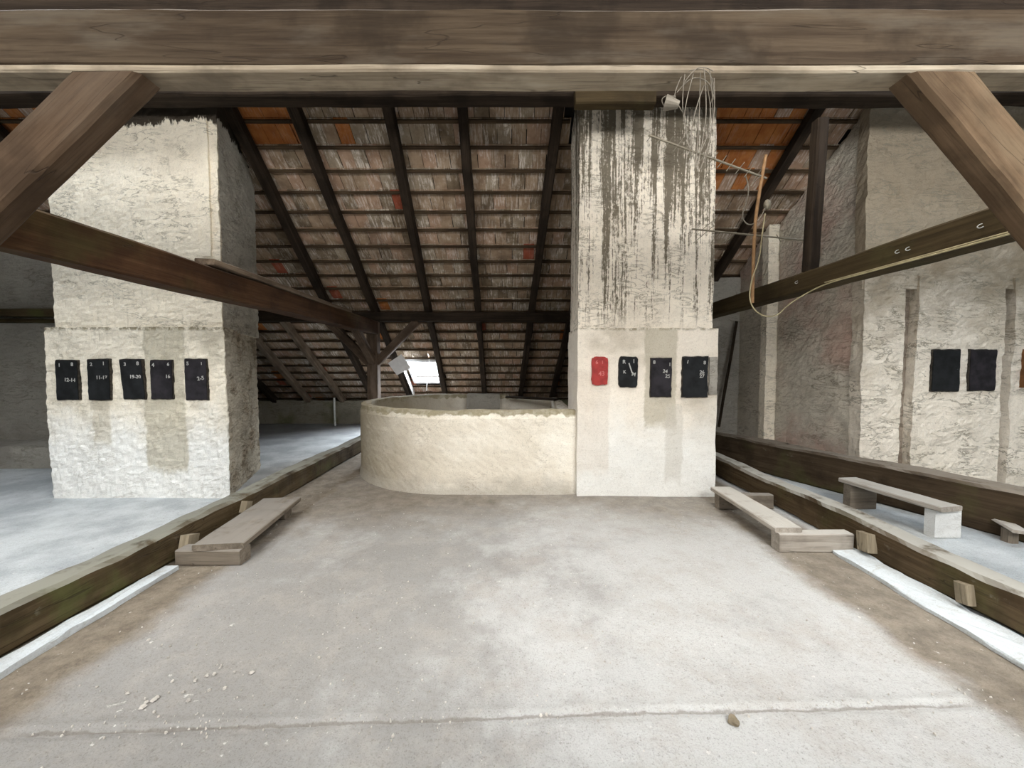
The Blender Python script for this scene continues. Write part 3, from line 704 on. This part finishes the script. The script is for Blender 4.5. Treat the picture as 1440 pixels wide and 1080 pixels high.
# left chimney
lc = empty('chimney', (-4.3, 4.9, 0)); tag(lc, 'wide whitewashed chimney at left with five black soot doors', 'chimney')
adopt(prism('chimney_base', [(-5.32, 4.33), (-3.27, 4.33), (-3.78, 5.62), (-5.32, 5.62)], -0.02, 1.955, M['plaster_left_low'], res=0.03, amp=0.012, fine=0.013), lc)
adopt(prism('chimney_shaft', [(-5.23, 4.36), (-3.31, 4.36), (-3.70, 5.55), (-5.25, 5.55)], 1.93, lambda x, y: zr(y, -0.02) - (0.0), M['plaster_left_up'], res=0.03, amp=0.012, fine=0.010), lc)
adopt(prism('corner_pipe_chase', [(-3.50, 4.335), (-3.40, 4.335), (-3.40, 4.42), (-3.50, 4.42)], 2.75, 4.30, M['plaster_left_up'], res=0.04, amp=0.008), lc)
T = 0.055
yl = 4.318
door(lc, -5.17, 1.14, -4.93, 1.58, yl, M['black_door'], [('1', .2, .88, T, 0), ('8', .8, .9, T, 0), ('12-14', .66, .50, T, 0.05)], 'black door numbered 1 at top left')
door(lc, -4.81, 1.14, -4.57, 1.59, yl, M['black_door'], [('2', .2, .88, T, 0), ('1', .78, .9, T, 0), ('11-17', .66, .55, T, 0)], 'black door numbered 2')
door(lc, -4.43, 1.15, -4.19, 1.59, yl, M['black_door'], [('3', .2, .88, T, 0), ('8', .8, .9, T, 0), ('19-20', .66, .56, T, 0)], 'black door numbered 3', skew=-0.03)
door(lc, -4.10, 1.15, -3.86, 1.58, yl, M['black_door_b'], [('4', .15, .88, T * 1.1, 0), ('6', .86, .9, T * .9, 0), ('16', .82, .58, T, 0)], 'black door numbered 4')
door(lc, -3.71, 1.14, -3.47, 1.59, yl, M['black_door_b'], [('5', .15, .9, T, 0), ('1', .8, .9, T * .8, 0), ('2-5', .74, .53, T * 1.1, -0.15)], 'black door numbered 5')

for ch, m2 in zip([c for c in lc.children if c.name.startswith('chimney_')], ('roughcast', 'roughcast_up')):
    m2 = 'roughcast' if 'base' in ch.name else 'roughcast_up'
    ch.data.materials.append(M[m2])
    for p in ch.data.polygons:
        if p.center.x > -3.8 and p.center.y > 4.352 + (0.03 if 'shaft' in ch.name else 0) and len(p.vertices) == 4: p.material_index = 1
# central chimney
mc = empty('chimney', (1.5, 4.7, 0)); tag(mc, 'streaked whitewashed chimney in the middle with one red and three black soot doors', 'chimney')
adopt(prism('chimney_base', [(0.74, 4.39), (2.355, 4.39), (2.36, 5.0), (0.72, 5.0)], -0.02, 1.955, M['plaster_mid_low'], res=0.04, amp=0.007, fine=0.003), mc)
adopt(prism('chimney_shaft', [(0.75, 4.42), (2.30, 4.42), (2.30, 4.98), (0.74, 4.98)], 1.93, lambda x, y: zr(y, -0.02), M['plaster_mid_up'], res=0.035, amp=0.006, fine=0.005), mc)
ym = 4.385
door(mc, 0.90, 1.30, 1.085, 1.625, ym, M['red_door'], [('6', .3, .8, .06, 0), ('1', .65, .8, .05, 0), ('43', .6, .40, .07, 0)], 'red soot door', rim=False, round_=.05, tcol=M['pink'])
door(mc, 1.215, 1.28, 1.425, 1.62, ym, M['black_door'], [('R', .25, .84, .06, 0), ('1', .78, .86, .06, 0), ('K', .28, .5, .05, 0), ('M', .78, .42, .06, .2), ('/', .62, .62, .16, -.6)], 'black door with rounded corners', round_=.08)
door(mc, 1.58, 1.17, 1.815, 1.605, ym, M['black_door_b'], [('8', .14, .9, T, 0), ('1', .9, .84, T, 0), ('24', .68, .66, T, .1), ('25', .8, .53, T, .1)], 'black door with whitewash smeared on its edge')
door(mc, 1.945, 1.165, 2.23, 1.62, ym, M['black_door'], [('1', .18, .88, T, .2), ('8', .86, .86, T, 0), ('26', .76, .62, T, 0), ('27', .76, .52, T, 0)], 'largest black door, rightmost on this chimney')
adopt(prism('grey_patch', [(2.25, 4.366), (2.34, 4.366), (2.34, 4.40), (2.25, 4.40)], 1.19, 1.62, M['plaster_grey'], res=0.03, amp=0.004, fine=0.006), mc)

# right chimney
rc = empty('chimney', (5.6, 5.3, 0)); tag(rc, 'rough flaking chimney mass at right with two dark soot doors', 'chimney')
adopt(prism('chimney_core', [(4.27, 4.74), (7.9, 4.74), (7.9, 5.98), (4.13, 5.98)], -0.02, lambda x, y: zr(y, -0.02), M['plaster_side'], res=0.05, amp=0.012, fine=0.008), rc)
adopt(prism('pilaster', [(4.23, 4.62), (4.72, 4.62), (4.70, 4.80), (4.25, 4.80)], -0.02, 2.6, M['plaster_right'], res=0.04, amp=0.012, fine=0.010), rc)
adopt(prism('pilaster', [(4.87, 4.62), (5.93, 4.62), (5.93, 4.80), (4.87, 4.80)], -0.02, 2.6, M['plaster_right'], res=0.04, amp=0.012, fine=0.010), rc)
adopt(prism('pilaster', [(6.05, 4.62), (7.8, 4.62), (7.8, 4.80), (6.05, 4.80)], -0.02, 2.6, M['plaster_right'], res=0.05, amp=0.012, fine=0.010), rc)
adopt(prism('upper_shaft', [(4.22, 4.64), (7.85, 4.64), (7.85, 4.80), (4.24, 4.80)], 2.45, lambda x, y: zr(y, -0.02), M['plaster_right'], res=0.05, amp=0.014, fine=0.010), rc)
adopt(prism('recess_back', [(4.68, 4.725), (6.1, 4.725), (6.1, 4.76), (4.68, 4.76)], -0.01, 2.5, M['recess'], res=0.05, amp=0.006, fine=0.006), rc)
yr = 4.61
door(rc, 5.06, 1.22, 5.385, 1.71, yr, M['black_door'], [], 'dark soot door left of its twin')
door(rc, 5.51, 1.23, 5.82, 1.71, yr, M['black_door_b'], [], 'dark soot door with smoke stain above')
door(rc, 6.16, 1.26, 6.5, 1.72, yr, M['brown_door'], [], 'rusty brown door at the right picture edge', rim=False)
# narrow flues behind the right chimney
fc = empty('chimney', (4.5, 6.6, 0)); tag(fc, 'narrow flue with a pale front edge behind the right chimney', 'chimney')
adopt(prism('flue_front', [(3.97, 6.0), (4.16, 6.0), (4.16, 6.14), (3.97, 6.14)], -0.02, lambda x, y: zr(y, -0.02), M['plaster_right' if False else 'plaster_left_up'], res=0.04, amp=0.006, fine=0.008), fc)
adopt(prism('flue_body', [(4.0, 6.12), (6.5, 6.12), (6.5, 6.75), (3.98, 6.75)], -0.02, lambda x, y: zr(y, -0.02), M['plaster_side'], res=0.07, amp=0.008), fc)
adopt(prism('flue_flank', [(3.3, 6.73), (5.5, 6.73), (5.5, 7.2), (3.3, 7.2)], -0.02, lambda x, y: zr(y, -0.12), M['plaster_grey'], res=0.07, amp=0.01), fc)

# ================================================================ ROUND BASIN
tb = empty('basin', (-0.8, 5.8, 0)); tag(tb, 'low round-ended whitewashed masonry basin built against the central chimney', 'basin')
path = [Vector((0.76, 4.47))]
x = 0.6
while x > -0.75: path.append(Vector((x, 4.46))); x -= 0.06
ncv = 46
for i in range(ncv + 1):
    t = math.pi / 2 * (i / ncv)
    path.append(Vector((-0.80 - 1.50 * math.sin(t), 6.0 - 1.54 * math.cos(t))))
for i in range(1, 25):
    t = math.pi / 2 * (i / 24)
    path.append(Vector((-1.30 - 1.00 * math.cos(t), 6.0 + 1.30 * math.sin(t))))
x = -1.2
while x < 0.76: path.append(Vector((x, 7.30))); x += 0.08
path.append(Vector((0.82, 7.30)))
yv = 7.2
while yv > 5.0: path.append(Vector((0.84, yv))); yv -= 0.12
def basin_top(p):
    t = 1.0
    if p.y > 6.9 and p.x > -0.15: t = 0.93
    if p.x > 0.8: t = 0.93
    return t + 0.010 * noise.noise(Vector((p.x * 3, p.y * 3, 4)))
V = []; F = []; n = len(path); sec = []
prof = [(0, i / 22) for i in range(23)] + [(0.5, 1.012)] + [(1, 1 - i / 12) for i in range(13)]
for i, p in enumerate(path):
    tg = (path[min(i + 1, n - 1)] - path[max(i - 1, 0)]).normalized(); nr = Vector((tg.y, -tg.x)) * 0.15
    tp = basin_top(p)
    for (a, h) in prof:
        q = Vector((p.x + nr.x * a, p.y + nr.y * a, h * tp - 0.01))
        if a == 0:
            flare = 0.02 * max(0, 0.12 - h) / 0.12 - 0.015 * (1 if 0.93 < h else 0)
            q.x -= nr.x / 0.15 * flare; q.y -= nr.y / 0.15 * flare
        V.append(q + nv(q, 2, 0.010) + nv(q, 8, 0.004) + nv(q, 24, 0.004))
S = len(prof)
for i in range(n - 1):
    for j in range(S - 1): F.append((i * S + j, (i + 1) * S + j, (i + 1) * S + j + 1, i * S + j + 1))
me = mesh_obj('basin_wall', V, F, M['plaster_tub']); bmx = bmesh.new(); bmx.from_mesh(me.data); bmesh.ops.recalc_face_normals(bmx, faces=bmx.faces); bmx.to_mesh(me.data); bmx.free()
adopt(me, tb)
adopt(prism('basin_floor', [(-1.9, 5.2), (-0.8, 4.6), (0.75, 4.6), (0.78, 7.2), (-1.4, 7.2), (-2.1, 6.4)], 0.0, 0.40, M['plaster_grey'], res=0.12), tb)
adopt(prism('inner_pier', [(-0.86, 6.98), (-0.26, 6.98), (-0.26, 7.18), (-0.86, 7.18)], 0.3, 1.01, M['plaster_grey'], res=0.05), tb)
o = beam('board', (-0.1, 6.95, 0.965), (0.74, 6.5, 0.955), 0.22, 0.03, M['rafter'], seg=0.2); 
tag(o, 'dark board lying over the far right corner of the basin', 'board')
o.location.z += 0.0

# ================================================================ SMALL THINGS
# stake by the knee wall, pale sheet and a white strip for the lit rafter side by the skylight
o = tube('stake', [(-4.62, 9.80, 0.0), (-4.63, 9.80, 0.72)], 0.026, M['white_block']); tag(o, 'thin pale stake standing before the far knee wall', 'stake')
o = beam('lit_rafter_side', pt(-2.58, 8.75, -0.11), pt(-2.60, 10.0, -0.11), 0.02, 0.15, M['white_frame'], up=(0, math.sin(ANG), math.cos(ANG)), amp=0.002, bev=0.003)
tag(o, 'narrow white strip standing in for the lit side of the rafter left of the roof window', 'board')
V = [(-2.64, 8.25, 1.52), (-2.34, 8.35, 1.42), (-2.50, 8.25, 1.78), (-2.80, 8.18, 1.62)]
V = [Vector(v) for v in ((-2.62, 8.55, 1.33), (-2.30, 8.55, 1.50), (-2.50, 8.50, 1.80), (-2.80, 8.50, 1.60))]
V2 = [v + Vector((0, 0.012, 0)) for v in V]
o = mesh_obj('white_sheet', V + V2, [(0, 1, 2, 3), (7, 6, 5, 4), (0, 4, 5, 1), (1, 5, 6, 2), (2, 6, 7, 3), (3, 7, 4, 0)], M['white_frame'])
tag(o, 'small white sheet tacked to the rafter beside the forked post', 'sheet')

# wire tangle hanging from the front beam
wt = empty('wire_tangle', (0.80, 1.76, 2.8)); tag(wt, 'tangle of thin wires hanging from the front beam before the central chimney', 'wire')
rw = random.Random(5)
def W(px, py, Y=1.74):      # design helper: point at a given distance
    u = (px - 722) / 535; v = (py - 540) / 535; c, s = math.cos(P_), math.sin(P_); f = c - v * s
    return (u / f * Y, Y, 1.5 - (s + v * c) / f * Y)
loops = [[(958, 108), (950, 125), (948, 140), (960, 158)], [(975, 104), (962, 150), (963, 180), (972, 222)], [(985, 102), (984, 140), (982, 190), (978, 236)],
         [(998, 98), (1003, 140), (1002, 190), (985, 238)], [(1004, 110), (1006, 150), (1000, 185), (992, 225)], [(968, 100), (985, 95), (1000, 104), (1005, 130), (998, 150)],
         [(990, 96), (995, 150), (988, 200), (980, 238)], [(963, 104), (957, 150), (968, 190), (978, 228)], [(976, 240), (984, 215), (996, 190), (1001, 150), (994, 120)],
         [(952, 130), (966, 112), (984, 108), (1002, 120), (1004, 140)], [(980, 238), (970, 205), (975, 160), (990, 120)], [(960, 120), (972, 100), (990, 92), (1003, 100)]]
for l in loops:
    tube('wire', [W(a, b, 1.72 + rw.uniform(-0.02, 0.02)) for a, b in l], 0.0020, M['wire'], wt)
# small tin funnel caught in it
fbm = bmesh.new(); bmesh.ops.create_cone(fbm, cap_ends=False, segments=16, radius1=0.032, radius2=0.014, depth=0.06)
fo = bm_obj('tin_cup', fbm, M['wire']); fo.location = W(945, 146, 1.72); fo.rotation_euler = (0.5, 1.9, 0.3)
so = fo.modifiers.new('s', 'SOLIDIFY'); so.thickness = 0.003
fo.parent = wt; fo.matrix_parent_inverse = Matrix.Translation(wt.location).inverted()
tube('wire', [W(937, 152, 1.72), W(928, 143, 1.72), W(936, 133, 1.72), (W(950, 136, 1.72))], 0.0022, M['wire'], wt)

# antenna: bamboo mast in front of the right tie, boom with short rods, lower cross rod
an = empty('aerial', (2.5, 4.0, 2.2)); tag(an, 'old aerial with a tan pole and toothed boom beside the central chimney', 'aerial')
YA = 4.0
tube('mast', [W(1058, 426, YA), W(1060, 340, YA), W(1064, 290, YA), W(1077, 218, YA)], 0.016, M['bamboo'], an)
tube('boom', [W(912, 190, YA), W(1078, 251, YA)], 0.011, M['alu'], an)
for i in range(13):
    t = 0.02 + i * 0.075; bx, by = 912 + 166 * t, 190 + 61 * t
    tube('rod', [W(bx - 6, by + 8, YA - 0.03), W(bx + 7, by - 9, YA + 0.03)], 0.004, M['alu'], an)
tube('boom', [W(973, 322, YA), W(1132, 338, YA)], 0.009, M['alu'], an)
for (a, b) in (((1012, 345), (1030, 333)), ((1008, 306), (985, 325)), ((975, 342), (1003, 318)), ((1015, 360), (1019, 352)), ((1092, 330), (1098, 340))):
    tube('rod', [W(*a, YA - 0.02), W(*b, YA + 0.02)], 0.004, M['alu'], an)
tube('cable_loop', [W(1048, 246, YA), W(1054, 262, YA), W(1050, 285, YA), W(1042, 305, YA), (W(1052, 318, YA)), W(1066, 312, YA), W(1074, 298, YA), W(1078, 285, YA)], 0.006, M['wire'], an)
tube('cable_loop', [W(1056, 262, YA), W(1063, 250, YA), W(1074, 246, YA)], 0.005, M['wire'], an)
bmc = bmesh.new(); bmesh.ops.create_icosphere(bmc, subdivisions=2, radius=0.045)
for v in bmc.verts: v.co = Vector((v.co.x * 0.85, v.co.y * 0.6, v.co.z * 1.25))
cb = bm_obj('junction_box', bmc, M['alu'], smooth=True); cb.location = W(1079, 288, YA); cb.parent = an; cb.matrix_parent_inverse = Matrix.Translation(an.location).inverted()
# cable from the aerial, looping under the tie and running along it
o = tube('cable', [W(1076, 300, 3.99), W(1071, 335, 3.98), W(1068, 365, 3.97), W(1056, 395, 3.96), W(1053, 425, 3.95), W(1068, 444, 3.93), W(1092, 446, 3.9), W(1108, 428, 3.86), W(1140, 409, 3.72),
                   (2.83, 3.45, 2.262), (2.835, 3.1, 2.262), (2.83, 2.8, 2.262), (2.835, 2.4, 2.262), (2.83, 2.0, 2.262)], 0.0065, M['cable'])
tag(o, 'yellowed cable looping from the aerial and along the right tie beam', 'cable')
o = tube('cable', [(2.835, 3.5, 2.275), (2.83, 3.0, 2.273), (2.835, 2.5, 2.275), (2.83, 2.0, 2.275)], 0.005, M['cable']); tag(o, 'second thin cable clipped close to the lower edge of the right tie', 'cable')
# hooks on the tie
for (px, py, lb) in ((1121, 397, 'small white hook on the right tie below the slim post'), (1263, 354, 'left one of the pair of small white hooks on the right tie'), (1278, 350, 'right one of the pair of small white hooks on the right tie'), (1380, 318, 'small white hook near the right brace')):
    u = (px - 722) / 535; v = (py - 540) / 535; c, s = math.cos(P_), math.sin(P_); f = c - v * s
    Y = 2.845 / (u / f); z = 1.5 - (s + v * c) / f * Y
    h = [(2.85, Y, z + .014), (2.835, Y, z + .012), (2.825, Y + .008, z - .004), (2.835, Y - .004, z - .016), (2.842, Y - .014, z - .006)]
    o = tube('hook', h, 0.0028, M['chalk']); tag(o, lb, 'hook', 'white hooks on the right tie beam')

# debris on the floor
rd = random.Random(11); V = []; F = []
for i in range(600):
    x = rd.uniform(-2.3, 2.4); y = 1.0 + 3.3 * rd.random() ** 1.3
    if rd.random() < .35: x = rd.gauss(-1.1, .6); y = rd.gauss(1.9, .5)
    if rd.random() < .2: y = 1.58 + 0.034 * x + rd.gauss(0, .03)
    if y < 0.9 or abs(x) > 2.45: continue
    r = rd.uniform(0.002, 0.0055) * (2.0 if rd.random() < .05 else 1)
    if i < 16: x = rd.gauss(-1.55, .12); y = 1.72 + rd.gauss(0, .05) + (x + 1.55) * .3; r = rd.uniform(.006, .016)
    s = len(V); a0 = rd.random() * 6
    for k in range(5):
        a = a0 + k * 1.257; q = r * rd.uniform(.6, 1.3); V.append((x + q * math.cos(a), y + q * math.sin(a), -0.008 + 0.006))
    for k in range(5):
        v = V[s + k]; V.append((x + (v[0] - x) * .7, y + (v[1] - y) * .7, 0.001 + min(r, .005) * rd.uniform(.4, .9)))
    F += [tuple(s + 5 + k for k in range(5))] + [(s + k, s + (k + 1) % 5, s + 5 + (k + 1) % 5, s + 5 + k) for k in range(5)]
o = mesh_obj('plaster_debris', V, F, M['debris']); tag(o, 'small plaster crumbs scattered over the concrete floor', 'debris', kind='stuff')
bms = bmesh.new(); bmesh.ops.create_icosphere(bms, subdivisions=3, radius=0.022)
for v in bms.verts: v.co = v.co + nv(v.co, 40, 0.010); v.co.z *= 0.6
o = bm_obj('stone', bms, M['cleat'], smooth=False); o.location = (0.93, 1.545, 0.009); tag(o, 'small tan stone lying on the floor joint', 'stone')

# curves and lettering become plain meshes
bpy.context.view_layer.update()
dg = bpy.context.evaluated_depsgraph_get()
for o in [o for o in C.objects if o.type in ('CURVE', 'FONT')]:
    me = bpy.data.meshes.new_from_object(o.evaluated_get(dg), depsgraph=dg)
    nm = o.name; q = bpy.data.objects.new('tmp', me); C.objects.link(q)
    q.parent = o.parent; q.matrix_parent_inverse = o.matrix_parent_inverse.copy(); q.matrix_basis = o.matrix_basis.copy()
    for k in ('label', 'category', 'group', 'kind'):
        if k in o: q[k] = o[k]
    bpy.data.objects.remove(o, do_unlink=True); q.name = nm
